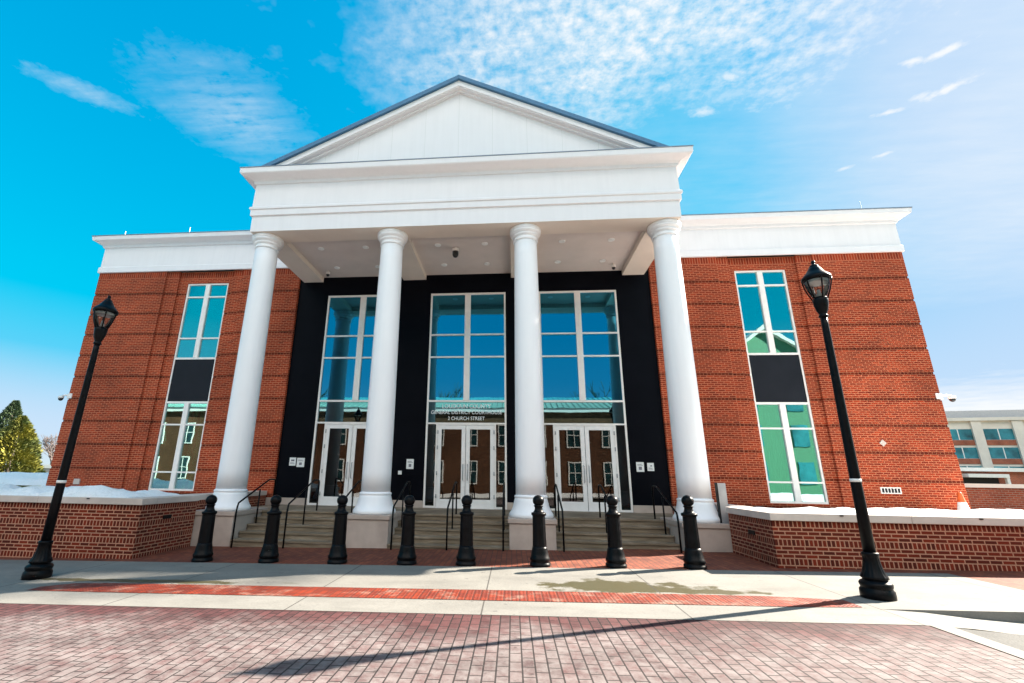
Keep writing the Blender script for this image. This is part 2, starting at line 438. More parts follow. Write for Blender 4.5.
sheet('crossing_band', [6.05, 6.15, 6.27], [-17.5, -5.86], lambda x, y: gz(x) + .006 + dip(x, y) * .9, M['band_concrete'])
sheet('road', frange(6.27, 60, 40), [-17.5, -5.86], lambda x, y: gz(x) - .004 + dip(x, y), M['asphalt'])
sheet('road', frange(-60, -9, 20), [-17.5, -5.86], lambda x, y: gz(x) - .004 + dip(x, y), M['asphalt'])
sheet('far_pavement', [-60, -14, 14, 60], [-19.5, -17.5], lambda x, y: gz(x) + .05, M['concrete_plain'])
# tactile strip with a rounded left end
b = MB()
top = [(-5.62, -4.95), (-5.3, -4.68), (-4.9, -4.62), (-2, -4.62), (1.1, -4.60), (3.8, -4.63), (5.0, -4.66), (5.85, -4.78)]
bot = [(5.85, -5.15), (5.0, -5.195), (1.1, -5.195), (-2, -5.195), (-4.8, -5.19), (-5.62, -5.17)]
b.face([(x, y, gz(x) + .009) for x, y in (bot + top)[::-1]][::-1])
o = b.build('tactile_strip', M['tactile']); tag(o, kind='structure')
for pl in o.data.polygons:
    if pl.normal.z < 0: pl.flip()

# ------------------------------------------------------------------ courthouse
CH = thing('courthouse', (0, 0, 0), 'red brick courthouse with a white columned portico and pediment', 'courthouse')
YW = 3.17          # wing front
for sx in (-1, 1):
    b = MB()
    def bx(x0, x1, y0, y1, z0, z1, mi=0):
        a, c = sorted((sx * x0, sx * x1)); b.box(a, c, y0, y1, z0, z1, mi)
    zs = [0.3]; lv = [(.3, .85, 0)]
    z = .85
    for k in range(1, 11):
        zb = .05 + .8 * k
        lv.append((lv[-1][1] if k > 1 else .3, zb, 0)); lv.append((zb, zb + .08, 1))
    lv = [q for q in lv[1:]]; lv.append((lv[-1][1], 9.0, 0))
    lv = [q for q in lv if q[0] < q[1] and q[1] <= 9.0 + 1e-6]
    for z0, z1, bandf in lv:
        r = .018 if bandf else 0
        bx(6.28, 8.54, YW + r, YW + .5, z0, z1); bx(11.62, 14.43 - r, YW + r, YW + .5, z0, z1)
        bx(8.54, 8.93, YW + .06 + r, YW + .5, z0, z1); bx(11.12, 11.62, YW + .06 + r, YW + .5, z0, z1)
        if z1 <= 1.0 or z0 >= 8.53:
            bx(8.93, 11.12, YW + .14 + r, YW + .5, z0, z1)
        else:
            a0, a1 = max(z0, 1.0), min(z1, 8.53)
            if z0 < 1.0: bx(8.93, 11.12, YW + .14 + r, YW + .5, z0, 1.0)
            if z1 > 8.53: bx(8.93, 11.12, YW + .14 + r, YW + .5, 8.53, z1)
            bx(8.93, 9.13, YW + .14 + r, YW + .5, a0, a1); bx(10.78, 11.12, YW + .14 + r, YW + .5, a0, a1)
        bx(14.0, 14.43 - r, YW + .5, 30, z0, z1)
    w = b.build('brick_wing', M['brick'], CH)
    # entablature of the wing
    b = MB()
    prof = [(.0, 8.995), (.06, 9.0), (.06, 9.21), (.02, 9.25), (.02, 10.04), (.07, 10.06), (.09, 10.14), (.16, 10.2), (.30, 10.25), (.34, 10.27), (.36, 10.42)]
    path = [(6.0, YW), (14.43, YW), (14.43, 30)]
    if sx < 0: path = [(-14.43, 30), (-14.43, YW), (-6.0, YW)]
    b.sweep(path, prof, 0)
    b.build('wing_cornice', M['white'], w)
    b = MB(); b.sweep(path, [(.34, 10.421), (.375, 10.421), (.375, 10.45), (.1, 10.46)], 0); b.build('cornice_flashing', M['flash'], w)
    # stone base course hidden behind the planter, visible beside the columns
    b = MB(); x0, x1 = sorted((sx * 6.285, sx * 8.5)); b.box(x0, x1, YW - .02, YW + .3, .3, .86); b.build('stone_base', M['stone'], w)
    # tall window of the wing
    YF = YW + .17
    b = MB()
    def fx(x0, x1, z0, z1, d=.0):
        a, c = sorted((sx * x0, sx * x1)); b.box(a, c, YF - d, YF + .09, z0, z1)
    X0, X1 = 9.132, 10.778; XM = .5 * (X0 + X1)
    rows = [(1.0, 1.6), (1.6, 3.2), (3.2, 4.0), (5.57, 6.35), (6.35, 7.98), (7.98, 8.528)]
    fx(X0, X0 + .055, 1.0, 8.528); fx(X1 - .055, X1, 1.0, 8.528)
    for (zc, t) in ((1.03, .06), (1.6, .05), (3.2, .05), (3.98, .07), (5.585, .07), (6.35, .05), (7.98, .05), (8.50, .056)):
        fx(X0 + .055, X1 - .055, zc - t / 2, zc + t / 2, .003)
    fx(XM - .085, XM + .085, 1.06, 3.945, .012); fx(XM - .085, XM + .085, 5.62, 8.472, .012)
    win = b.build('wing_window', M['frame'], CH)
    for (z0, z1) in rows:
        for (xa, xb) in ((X0 + .05, XM - .08), (XM + .08, X1 - .05)):
            b = MB(); a, c = sorted((sx * xa, sx * xb)); b.box(a, c, YF + .045, YF + .06, z0 + .02, z1 - .02); b.build('pane', M['wing_glass'], win)
    b = MB(); a, c = sorted((sx * (X0 + .05), sx * (X1 - .05))); b.box(a, c, YF + .02, YF + .08, 4.02, 5.55); b.build('spandrel_panel', M['spandrel'], win)
    # curtains behind the lower lights
    b = MB(); n = 44
    for k in range(n):
        xa, xb = X0 + .05 + (XM - X0 + .1) * k / n, X0 + .05 + (XM - X0 + .1) * (k + 1) / n
        ya, yb = (YF + .45 + .05 * math.sin(q * 1.25) + .02 * math.sin(q * .41) for q in (k, k + 1))
        if sx > 0 or k % 14 < 9: b.face([(sx * xa, ya, 1.05), (sx * xb, yb, 1.05), (sx * xb, yb, 3.95), (sx * xa, ya, 3.95)], 0, True)
    b.build('curtain', M['curtain'], win)
    # room behind
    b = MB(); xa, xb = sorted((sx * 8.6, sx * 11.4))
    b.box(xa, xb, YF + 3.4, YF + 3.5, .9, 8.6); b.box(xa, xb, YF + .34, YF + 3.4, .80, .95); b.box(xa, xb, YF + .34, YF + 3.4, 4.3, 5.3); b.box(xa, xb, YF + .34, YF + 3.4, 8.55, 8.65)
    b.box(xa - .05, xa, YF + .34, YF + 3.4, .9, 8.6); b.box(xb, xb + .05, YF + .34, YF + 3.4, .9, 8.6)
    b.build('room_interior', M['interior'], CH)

# dark entrance wall
YE = 3.27
b = MB()
for (xa, xb) in ((-6.275, -5.14), (-2.48, -1.33), (1.33, 2.48), (5.14, 6.275)):
    b.box(xa, xb, YE, YE + .3, .86, 7.9)
b.box(-6.275, 6.275, YE, YE + .3, 7.9, 8.9)
b.build('entrance_wall', M['dark_panel'], CH)
b = MB()
for (xa, xb) in ((-6.275, -5.14), (-2.48, -1.33), (1.33, 2.48), (5.14, 6.275)):
    MB().box(xa, xb, YE - .03, YE + .25, .60, .858).build('wall_plinth', M['stone'], CH, .008)
FL = .65
def text_mesh(txt, size, loc, mat, parent, width=None, name='lettering'):
    cu = bpy.data.curves.new(name, 'FONT'); cu.body = txt; cu.size = size; cu.align_x = 'CENTER'; cu.align_y = 'CENTER'; cu.extrude = .003
    t = bpy.data.objects.new('tmp', cu); C.objects.link(t)
    bpy.context.view_layer.update()
    me = bpy.data.meshes.new_from_object(t.evaluated_get(bpy.context.evaluated_depsgraph_get()))
    bpy.data.objects.remove(t)
    me.transform(Matrix.Rotation(R(90), 4, 'X'))
    if width:
        xs = [v.co.x for v in me.vertices]; w = max(xs) - min(xs); me.transform(Matrix.Diagonal((width / w, 1, 1, 1)))
    me.materials.clear(); me.materials.append(mat)
    o = bpy.data.objects.new(name, me); C.objects.link(o); o.location = loc; o.parent = parent
    return o
for xc in (-3.81, 0, 3.81):
    b = MB()
    def f(x0, x1, z0, z1, d=0): b.box(xc + x0, xc + x1, YE + .004 - d, YE + .11, z0, z1)
    f(-1.328, -1.27, FL, 7.898); f(1.27, 1.328, FL, 7.898)
    for (zc, t) in ((7.865, .062), (6.35, .05), (5.55, .05), (4.03, .06), (3.29, .05)):
        f(-1.27, 1.27, zc - t / 2, zc + t / 2, .003)
    f(-.1, .1, 4.06, 7.834, .02)
    f(-.985, -.925, FL, 3.265, .002); f(.925, .985, FL, 3.265, .002); f(-1.27, -.985, FL, FL + .06); f(.985, 1.27, FL, FL + .06)
    f(-.925, .925, 3.235, 3.265, .001); f(-.925, .925, FL - .04, FL + .012, .03)
    win = b.build('entrance_window', M['frame'], CH)
    for (z0, z1) in ((4.06, 5.53), (5.57, 6.33), (6.37, 7.84)):
        for (xa, xb) in ((-1.275, -.095), (.095, 1.275)):
            q = MB().box(xc + xa, xc + xb, YE + .06, YE + .075, z0 - .01, z1 + .01).build('pane', M['glass'], win)
    MB().box(xc - 1.275, xc + 1.275, YE + .06, YE + .075, 3.31, 4.005).build('pane', M['transom_glass'], win)
    for s in (-1, 1):
        xa, xb = sorted((xc + s * .98, xc + s * 1.275)); MB().box(xa, xb, YE + .06, YE + .075, FL + .05, 3.27).build('pane', M['door_glass'], win)
    for s in (-1, 1):      # door leaves
        b = MB()
        def l(x0, x1, z0, z1, d=0):
            a, c = sorted((xc + s * x0, xc + s * x1)); b.box(a, c, YE + .012 - d, YE + .065, z0, z1)
        l(.008, .135, FL + .015, 3.228); l(.80, .92, FL + .015, 3.228); l(.135, .80, 3.10, 3.228); l(.135, .80, FL + .015, FL + .27)
        door = b.build('door', M['door_frame'], CH, .004)
        xa, xb = sorted((xc + s * .13, xc + s * .805)); MB().box(xa, xb, YE + .032, YE + .044, FL + .26, 3.11).build('glass_pane', M['door_glass'], door)
        b = MB(); xh = xc + s * .075
        b.tube([(xh, YE + .012, 1.5), (xh, YE - .06, 1.52), (xh, YE - .06, 1.98), (xh, YE + .012, 2.0)], .013, 8); b.build('handle', M['grey_metal'], door)
        for zz in (.95, 1.65, 2.45, 2.95): MB().lathe([(.018, 0), (.018, .12)], (xc + s * .922, YE - .004, zz), 8).build('hinge', M['grey_metal'], door)
    if xc == 0:
        for txt, sz, zc, w in (('LOUDOUN COUNTY', .20, 3.855, 1.62), ('GENERAL DISTRICT COURTHOUSE', .17, 3.655, 2.36), ('2 CHURCH STREET', .165, 3.455, 1.22)):
            text_mesh(txt, sz, (0, YE + .052, zc), M['letter'], win, w)
# lobby behind the glass
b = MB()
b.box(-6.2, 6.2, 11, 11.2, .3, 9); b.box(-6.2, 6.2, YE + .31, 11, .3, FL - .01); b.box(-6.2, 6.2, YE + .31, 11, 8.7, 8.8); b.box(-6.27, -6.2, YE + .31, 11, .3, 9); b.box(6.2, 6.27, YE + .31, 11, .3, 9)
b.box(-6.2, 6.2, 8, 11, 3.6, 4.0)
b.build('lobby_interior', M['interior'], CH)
b = MB(); b.box(-14.05, 14.05, 29.6, 29.9, .3, 10.3); b.box(-14.2, 14.2, YW + .05, 29.8, 10.2, 10.35); b.build('main_roof', M['flash'], CH)

# columns
CX = (-5.804, -1.947, 1.947, 5.804)
def make_column(x):
    b = MB()
    pr = []
    for k in range(15):
        t = k / 14; pr.append((.368 - .052 * t ** 1.5, 1.20 + (8.10 - 1.20) * t))
    b.lathe(pr, (0, 0, 0), 48)
    col = b.build('column', M['column_white'], CH, loc=(x, 0, 0))
    b = MB().lathe([(.515, .701), (.53, .71), (.53, .77), (.52, .79), (.485, .84), (.455, .90), (.43, .98), (.41, 1.06), (.395, 1.125), (.388, 1.135), (.398, 1.145), (.405, 1.165), (.398, 1.19), (.380, 1.20), (.365, 1.215)], (0, 0, 0), 48)
    b.build('column_base', M['column_white'], col)
    b = MB().lathe([(.316, 8.04), (.335, 8.045), (.352, 8.07), (.335, 8.10), (.322, 8.108), (.322, 8.165), (.345, 8.175), (.37, 8.19), (.375, 8.215), (.365, 8.235), (.372, 8.245), (.405, 8.265), (.432, 8.30), (.436, 8.325), (.425, 8.335), (.428, 8.34), (.445, 8.35), (.448, 8.425), (.43, 8.438)], (0, 0, 0), 48)
    b.build('capital', M['column_white'], col)
    return col
for x in CX:
    col = make_column(x)
    hw = .56
    ha, hb = (.63 if x < -3 else hw), (.63 if x > 3 else hw)
    b = MB(); b.box(-ha + .03, hb - .03, -.60, .99, -.35, .60); b.box(-ha, hb, -.635, 1.0, .60, .70)
    b.build('pedestal', M['stone'], col, .01)

# entrance steps and landing
for (xa, xb) in ((-5.25, -2.48), (-1.415, 1.415), (2.48, 5.25)):
    b = MB()
    for k in range(5):
        zt = .08 + .1425 * k
        b.box(xa, xb, -.62 + .33 * k, 1.2, zt - .1425 - (.3 if k == 0 else 0), zt - .04)
        b.box(xa, xb, -.65 + .33 * k, 1.2 - .001 * k, zt - .04 + .0005, zt)
    b.build('entrance_steps', M['step'], CH)
MB().box(-6.24, 6.24, .995, YE - .031, -.2, FL - .002).build('landing', M['step'], CH)

# portico entablature, ceiling, beams
b = MB()
P_path = [(-6.12, YW), (-6.12, -.5), (6.12, -.5), (6.12, YW)]
b.sweep(P_path, [(0, 8.44), (0, 8.94), (.05, 8.95), (.05, 9.13), (.085, 9.15), (.085, 9.21), (.03, 9.26), (.02, 10.0), (.06, 10.01), (.075, 10.09), (.14, 10.13), (.30, 10.17), (.355, 10.19), (.375, 10.22), (.38, 10.37)], 0)
b.face([(-6.12, -.5, 8.44), (-6.12, .22, 8.44), (6.12, .22, 8.44), (6.12, -.5, 8.44)], 1)
b.face([(-6.12, .22, 8.44), (-6.12, .22, 8.63), (6.12, .22, 8.63), (6.12, .22, 8.44)], 1)
ent = b.build('entablature', [M['white'], M['soffit_beam']], CH)
MB().sweep(P_path, [(.36, 10.371), (.395, 10.371), (.395, 10.395), (.0, 10.40)]).build('cornice_flashing', M['flash'], ent)
MB().box(-6.1, 6.1, .2, YE - .002, 8.62, 8.7).build('portico_ceiling', M['soffit'], CH)
for x in CX:
    xa, xb = x - .42, x + .42
    if x < -3: xa = -6.118
    if x > 3: xb = 6.118
    MB().box(xa, xb, .222, YE - .003, 8.44, 8.619).build('ceiling_beam', M['soffit_beam'], CH)
for x in (-4.58, -3.1, -.76, .72, 3.1, 4.58):
    for y in (1.0, 2.44):
        b = MB().lathe([(.055, 8.612), (.058, 8.600), (.098, 8.598), (.102, 8.606), (.102, 8.619)], (x, y, 0), 20)
        rl = b.build('recessed_light', M['bright'], CH)
        MB().lathe([(.02, 8.606), (.054, 8.6115)], (x, y, 0), 16).build('reflector', M['bright'], rl)
# pediment
SL = .498
def chev(mb, zt, zb, y0, y1, zc=10.372, mi=0):
    xt, xb = (zt - zc) / SL, (zb - zc) / SL
    mb.prism([(-xt, zc), (-xb, zc), (0, zb), (0, zt)], y0, y1, mi); mb.prism([(xb, zc), (xt, zc), (0, zt), (0, zb)], y0, y1, mi)
b = MB(); zt = 13.15; xb = (zt - 10.372) / SL
b.prism([(-xb, 10.372), (xb, 10.372), (0, zt)], -.47, .2)
b.build('pediment', M['white_jointed'], CH)
b = MB(); chev(b, 13.27, 13.09, -.72, .2); chev(b, 13.092, 13.06, -.69, .2); chev(b, 13.062, 13.00, -.57, .2)
b.build('raking_cornice', M['white'], CH)
b = MB(); chev(b, 13.415, 13.275, -.80, 14, 10.40); b.build('portico_roof', M['roof_metal'], CH)
for (x, y, h) in ((-13.6, 3.0, .26), (-10.9, 3.0, .34), (13.4, 3.0, .4)):
    MB().lathe([(.035, 0), (.035, .06), (.012, .07), (.008, h)], (x, y, 10.44), 8).build('lightning_rod', M['frame'], CH)
# wall plates
b = MB().box(12.15, 12.70, YW - .02, YW + .01, 1.33, 1.51); v = b.build('wall_vent', M['frame'], CH, .004)
b = MB()
for k in range(6): b.box(12.18 + .085 * k, 12.24 + .085 * k, YW - .024, YW - .015, 1.36, 1.48)
b.build('vent_slots', M['dark_hollow'], v)
b = MB(); b.prism([(12.40, 2.77), (12.50, 2.67), (12.60, 2.77), (12.50, 2.87)], YW - .02, YW + .01); b.build('wall_plate', M['cap_stone'], CH)
MB().box(-13.40, -13.18, YW - .04, YW + .01, 1.15, 1.33).build('junction_box', M['cap_stone'], CH, .006)

# ------------------------------------------------------------------ planters and snow
for sx, side in ((-1, 'left'), (1, 'right')):
    T = thing('brick_planter', (sx * 6.25, -2.5, gz(sx * 6.25)), 'low brick planter wall with pale stone cap and snow on top, %s of the entrance' % side, 'planter wall', 'brick planters beside the entrance')
    lx, ly, lz = T.location
    def pb(mb, x0, x1, y0, y1, z0, z1):
        a, c = sorted((sx * x0, sx * x1)); mb.box(a - lx, c - lx, y0 - ly, y1 - ly, z0 - lz, z1 - lz)
    b = MB(); pb(b, 6.25, 30, -2.45, -2.15, -.7, .93); pb(b, 6.25, 6.55, -2.15, -.64, -.7, .93); pb(b, 6.45, 6.75, -.64, 3.1, -.7, .93); b.build('brick_wall', M['planter_brick'], T)
    b = MB()
    pb(b, 6.20, 8.6, -2.52, -2.08, .932, 1.065)
    x = 8.606
    while x < 29: pb(b, x, x + 2.4, -2.52, -2.08, .932, 1.065); x += 2.406
    pb(b, 6.20, 6.62, -2.079, -.642, .932, 1.065); pb(b, 6.44, 6.86, -.64, 3.12, .932, 1.065)
    b.build('stone_cap', M['cap_stone'], T, .012)
    for xx in (7.4, 9.7, 12.1): b = MB(); pb(b, xx, xx + .06, -2.535, -2.515, 1.03, 1.05); b.build('skate_stop', M['black'], T)
    b = MB(); pb(b, 6.235, 6.252, -1.75, -1.5, .60, .68); b.build('drain_vent', M['black'], T)
    # snow lying in the planter and over the cap
    nx, ny = 150, 44; v = []; fc = []
    rnd = random.Random(3 + sx)
    ph = [rnd.uniform(0, 6.28) for _ in range(12)]
    from mathutils import noise as mn
    for j in range(ny + 1):
        for i in range(nx + 1):
            x = 6.6 + 19 * (i / nx) ** 1.25; y = -2.46 + 5.5 * (j / ny) ** 1.4
            e = min(1, (y + 2.46) / .28); e *= min(1, (x - 6.6) / .9 + .0)
            e = math.sqrt(max(0, e))
            back = max(0, y + 1.7)
            h = .11 - .085 * back + .09 * mn.noise((x * .55, y * .5, 3 * sx)) + .085 * mn.noise((x * 1.5, y * 1.7, 8 + sx)) + .02 * mn.noise((x * 6, y * 6, 1))
            h += .035 * mn.noise((x * 3.1, y * 3.3, 5))
            edge = .05 * mn.noise((x * 2.3, 4.4, sx))
            v.append((sx * x, y + (edge if j == 0 else 0), 1.045 + (max(-.01, h) if y < -2.06 else h) * e * (1.5 if sx < 0 else .8)))
    for j in range(ny):
        for i in range(nx):
            q = (j * (nx + 1) + i, j * (nx + 1) + i + 1, (j + 1) * (nx + 1) + i + 1, (j + 1) * (nx + 1) + i)
            fc.append(q if sx > 0 else q[::-1])
    me = bpy.data.meshes.new('snow'); me.from_pydata(v, [], fc); me.materials.append(M['snow']); me.update()
    for pl in me.polygons: pl.use_smooth = True
    o = bpy.data.objects.new('snow', me); C.objects.link(o)
    tag(o, 'white snow heaped in the brick planter %s of the entrance' % side, 'snow', kind='stuff')

# ------------------------------------------------------------------ bollards
def nar(pr, k=.93): return [(r * k, z) for r, z in pr]
def make_bollard():
    T = thing('bollard', (0, 0, 0), '', 'bollard', 'black bollards in a row before the steps')
    b = MB()
    b.lathe(nar([(.205, -.02), (.205, .05), (.19, .06), (.185, .09), (.198, .10), (.198, .14), (.182, .16), (.165, .24), (.15, .30), (.142, .34)]), (0, 0, 0), 32)
    b.build('base', M['black'], T)
    b = MB()
    seg = 48; z0 = .335; rows = nar([(.142, z0), (.137, .5), (.133, .70), (.130, .885)])
    i = len(b.v)
    for r, z in rows:
        for k in range(seg):
            a = 2 * math.pi * k / seg; rr = r * (1 - .035 * (.5 + .5 * math.cos(a * 12)))
            b.v.append((rr * math.cos(a), rr * math.sin(a), z))
    for j in range(len(rows) - 1):
        for k in range(seg):
            k2 = (k + 1) % seg; b.f.append((j * seg + k, j * seg + k2, (j + 1) * seg + k2, (j + 1) * seg + k)); b.m.append(0); b.sm.append(True)
    b.build('shaft', M['black'], T)
    b = MB().lathe(nar([(.13, .875), (.148, .885), (.152, .91), (.146, .93), (.118, .935), (.10, .95), (.083, .985), (.078, 1.02), (.086, 1.04), (.094, 1.045), (.094, 1.06), (.082, 1.065)]), (0, 0, 0), 32)
    b.build('collar', M['black'], T)
    pr = [(.005, 1.045)] + [(.108 * math.sin(R(t)), 1.145 - .104 * math.cos(R(t))) for t in range(15, 180, 11)] + [(.004, 1.25)]
    MB().lathe(pr, (0, 0, 0), 32).build('ball_finial', M['black'], T)
    return T
BX = (-4.638, -3.268, -1.880, -.521, .614, 1.996, 3.375, 4.760)
BL = ('black ball-topped bollard at the left end of the row, by the planter corner', 'second black bollard from the left, before the left-hand steps', 'third black bollard from the left, before the left inner column',
      'fourth black bollard from the left, just right of the left inner column', 'fifth black bollard from the left, before the middle door', 'sixth black bollard from the left, before the right inner column',
      'seventh black bollard from the left, before the right-hand steps', 'black ball-topped bollard at the right end of the row, before the right outer column')
proto = make_bollard()
for k, (x, lb) in enumerate(zip(BX, BL)):
    o = proto if k == 0 else copy_tree(proto)
    o.location = (x, -2.57, gz(x)); o['label'] = lb; o.rotation_euler[2] = random.uniform(0, 6)
    o.rotation_euler[0] = random.uniform(-.008, .008)

# ------------------------------------------------------------------ street lamps
SB, SPO, SL_ = .64, .70, .76
def lz(z):      # lantern heights
    P = ((3.87, 4.0), (3.92, 4.03), (4.215, 4.335), (4.62, 4.63), (5.062, 4.99))
    if z <= 3.87: return z * 4.0 / 3.87 if z > 3.7 else z
    for (a, c), (b_, d) in zip(P, P[1:]):
        if z <= b_: return c + (d - c) * (z - a) / (b_ - a)
    return 4.99
def sc(pr, k): return [(r * k, lz(z)) for r, z in pr]
def make_lamp():
    T = thing('street_lamp', (0, 0, 0), '', 'street lamp', 'black lantern street lamps')
    b = MB()
    b.lathe(sc([(.30, -.03), (.305, .05), (.30, .10), (.275, .12), (.27, .135), (.285, .15), (.29, .18), (.265, .205), (.22, .22), (.205, .245)], SB), (0, 0, 0), 40)
    b.build('base', M['black'], T)
    b = MB(); seg = 64
    rows = [(.215, .235), (.245, .25), (.235, .275), (.20, .32), (.172, .38), (.152, .45), (.142, .52), (.15, .535), (.158, .55), (.15, .57), (.11, .575)]
    for r, z in sc(rows, SB):
        for k in range(seg):
            a = 2 * math.pi * k / seg; fl = .06 if .26 < z < .53 else 0
            rr = r * (1 - fl * (.5 + .5 * math.cos(a * 16))); b.v.append((rr * math.cos(a), rr * math.sin(a), z))
    for j in range(len(rows) - 1):
        for k in range(seg):
            k2 = (k + 1) % seg; b.f.append((j * seg + k, j * seg + k2, (j + 1) * seg + k2, (j + 1) * seg + k)); b.m.append(0); b.sm.append(True)
    b.build('fluted_skirt', M['black'], T)
    MB().lathe(sc([(.104, .56), (.098, 1.2), (.085, 2.4), (.068, 3.75), (.066, 3.92)], SPO), (0, 0, 0), 24).build('pole', M['black'], T)
    MB().lathe(sc([(.0995, 1.50), (.0995, 1.545)], SPO), (0, 0, 0), 24).build('pole_tag', M['paper'], T)
    lan = MB().lathe(sc([(.066, 3.87), (.085, 3.88), (.085, 3.92), (.072, 3.93), (.072, 3.955), (.10, 4.0), (.125, 4.08), (.135, 4.15), (.138, 4.19), (.128, 4.20), (.118, 4.215)], SL_), (0, 0, 0), 28).build('lantern', M['black'], T)
    b = MB()
    b.lathe(sc([(.255, 4.62), (.268, 4.63), (.27, 4.665), (.262, 4.69), (.235, 4.72), (.20, 4.76), (.165, 4.79), (.135, 4.84), (.10, 4.90), (.082, 4.915), (.088, 4.93), (.07, 4.95), (.045, 4.97), (.03, 4.985), (.038, 5.005), (.04, 5.025), (.028, 5.05), (.008, 5.062)], SL_), (0, 0, 0), 32)
    b.build('hood', M['black'], lan)
    for k in range(6):
        a = 2 * math.pi * (k + .3) / 6; ca, sa = math.cos(a), math.sin(a)
        pts = [(SL_ * r * ca, SL_ * r * sa, lz(z)) for r, z in ((.128, 4.185), (.165, 4.27), (.205, 4.38), (.236, 4.50), (.25, 4.58), (.256, 4.64))]
        MB().tube(pts, .0105, 8).build('rib', M['black'], lan)
    MB().lathe(sc([(.11, 4.21), (.145, 4.28), (.185, 4.39), (.215, 4.50), (.228, 4.62)], SL_), (0, 0, 0), 28, cap=False).build('globe', M['lamp_glass'], lan)
    MB().lathe(sc([(.20, 4.555), (.205, 4.615), (.10, 4.64)], SL_), (0, 0, 0), 24).build('refractor', M['lens'], lan)
    MB().lathe(sc([(.05, 4.2), (.05, 4.3), (.035, 4.32), (.03, 4.40)], SL_), (0, 0, 0), 16).build('lamp_socket', M['lens'], lan)
    return T
lp = make_lamp(); lp.location = (6.40, -4.62, gz(6.36) + .004); lp.rotation_euler[1] = .012; lp['label'] = 'black lantern street lamp standing before the right brick planter'
l2 = copy_tree(lp); l2.location = (-6.33, -4.35, gz(-6.3) + .004); l2.rotation_euler = (0, .014, 0); l2['label'] = 'black lantern street lamp standing before the left brick planter'

# ------------------------------------------------------------------ handrails
rails = [(-5.12, 'left edge of the left-hand steps'), (-3.85, 'middle of the left-hand steps'), (-2.6, 'right edge of the left-hand steps'),
         (-1.28, 'left edge of the middle steps'), (.0, 'middle of the middle steps'), (1.28, 'right edge of the middle steps'),
         (2.62, 'left edge of the right-hand steps'), (3.75, 'middle of the right-hand steps'), (5.12, 'right edge of the right-hand steps')]
b = MB(); r = .021
path = [(0, -.78, 0), (0, -.78, .70)]
for t in range(1, 6):
    a = R(90 - 11 * t); path.append((0, -.78 + .12 * (1 - math.sin(a)) * 1.0, .70 + .14 * math.cos(a) + .02 * t))
path += [(0, .55, 1.42), (0, .62, 1.445), (0, .70, 1.455), (0, .90, 1.455), (0, .96, 1.44), (0, .985, 1.40), (0, .985, .60)]
b.tube(path, r, 10)
b.tube([(0, .20, .30), (0, .20, 1.21)], r * .95, 10)
rm = b.build('handrail', M['black'])
for k, (x, lb) in enumerate(rails):
    o = rm if k == 0 else rm.copy()
    if k: C.objects.link(o)
    o.location = (x, 0, gz(x) * .0); tag(o, 'black metal handrail at the ' + lb, 'handrail', 'handrails on the entrance steps')
b = None
for v in rm.data.vertices:
    if v.co.z < .01: v.co.z = -.12

# ------------------------------------------------------------------ small fixtures
def notice(x0, x1, z0, z1, lab, mark):
    cx, cz = (x0 + x1) / 2, (z0 + z1) / 2
    T = thing('notice', (cx, YE, cz), lab, 'notice', 'paper notices on the dark wall')
    w, h = (x1 - x0) / 2, (z1 - z0) / 2
    MB().box(-w, w, -.008, -.001, -h, h).build('sheet', M['paper'], T)
    b = MB()
    for q in mark: b.box(q[0] * w, q[1] * w, -.0105, -.0085, q[2] * h, q[3] * h)
    b.build('print', M['ink'], T)
txtlines = lambda n, z0, z1: [(-.7, .7 - .3 * (k % 2), z0 + (z1 - z0) * k / n, z0 + (z1 - z0) * (k + .45) / n) for k in range(n)]
notice(-5.88, -5.66, 1.87, 2.13, 'cream paper notice with dark print, left one of the pair on the left dark pier', [(-.5, .5, .1, .5)] + txtlines(2, -.6, -.1))
notice(-5.62, -5.36, 1.83, 2.12, 'white paper notice, right one of the pair on the left dark pier', [(-.35, .35, -.55, .0)] + txtlines(2, .3, .7))
notice(-1.92, -1.68, 1.82, 2.13, 'single white paper notice on the dark pier beside the middle door', [(-.35, .35, -.6, .0)] + txtlines(2, .3, .7))
notice(5.33, 5.56, 1.84, 2.13, 'white paper notice, left one of the pair on the right dark pier', [(-.4, .4, -.6, .05)] + txtlines(2, .3, .7))
notice(5.66, 5.86, 1.87, 2.11, 'cream paper notice, right one of the pair on the right dark pier', [(-.1, .4, .1, .4)] + txtlines(2, -.6, -.1))
T = thing('card_reader', (-2.11, YE, 1.70), 'small pale access button box on the dark pier left of the middle door', 'access button')
MB().box(-.06, .06, -.03, -.001, -.06, .06).build('housing', M['paper'], T, .008)
MB().lathe([(.025, 0), (.025, .008)], (0, 0, 0), 14).build('button', M['grey_metal'], T).rotation_euler = (R(90), 0, 0)
T.children[1].location = (0, -.029, 0)
for sx, side in ((-1, 'left'), (1, 'right')):
    T = thing('security_camera', (sx * 14.43, YW + .12, 4.18), 'white armed dome camera sticking out from the outer %s corner of the brick building' % side, 'security camera', 'security cameras on the building corners')
    MB().box(min(0, -sx * .14), max(0, -sx * .14), -.145, -.11, -.09, .09).build('mount', M['frame'], T, .01)
    MB().box(-.001 if sx > 0 else -.06, .06 if sx > 0 else .001, -.12, .02, -.09, .09).build('bracket', M['frame'], T, .008)
    MB().tube([(sx * .05, -.05, .04), (sx * .22, -.05, .04), (sx * .34, -.05, .01)], .03, 10).build('arm', M['frame'], T)
    MB().lathe([(.03, .02), (.085, .0), (.09, -.05), (.085, -.07)], (sx * .36, -.05, 0), 20).build('housing', M['frame'], T)
    MB().lathe([(.01, -.165), (.045, -.15), (.07, -.12), (.08, -.07)], (sx * .36, -.05, 0), 20).build('dome', M['black_plastic'], T)
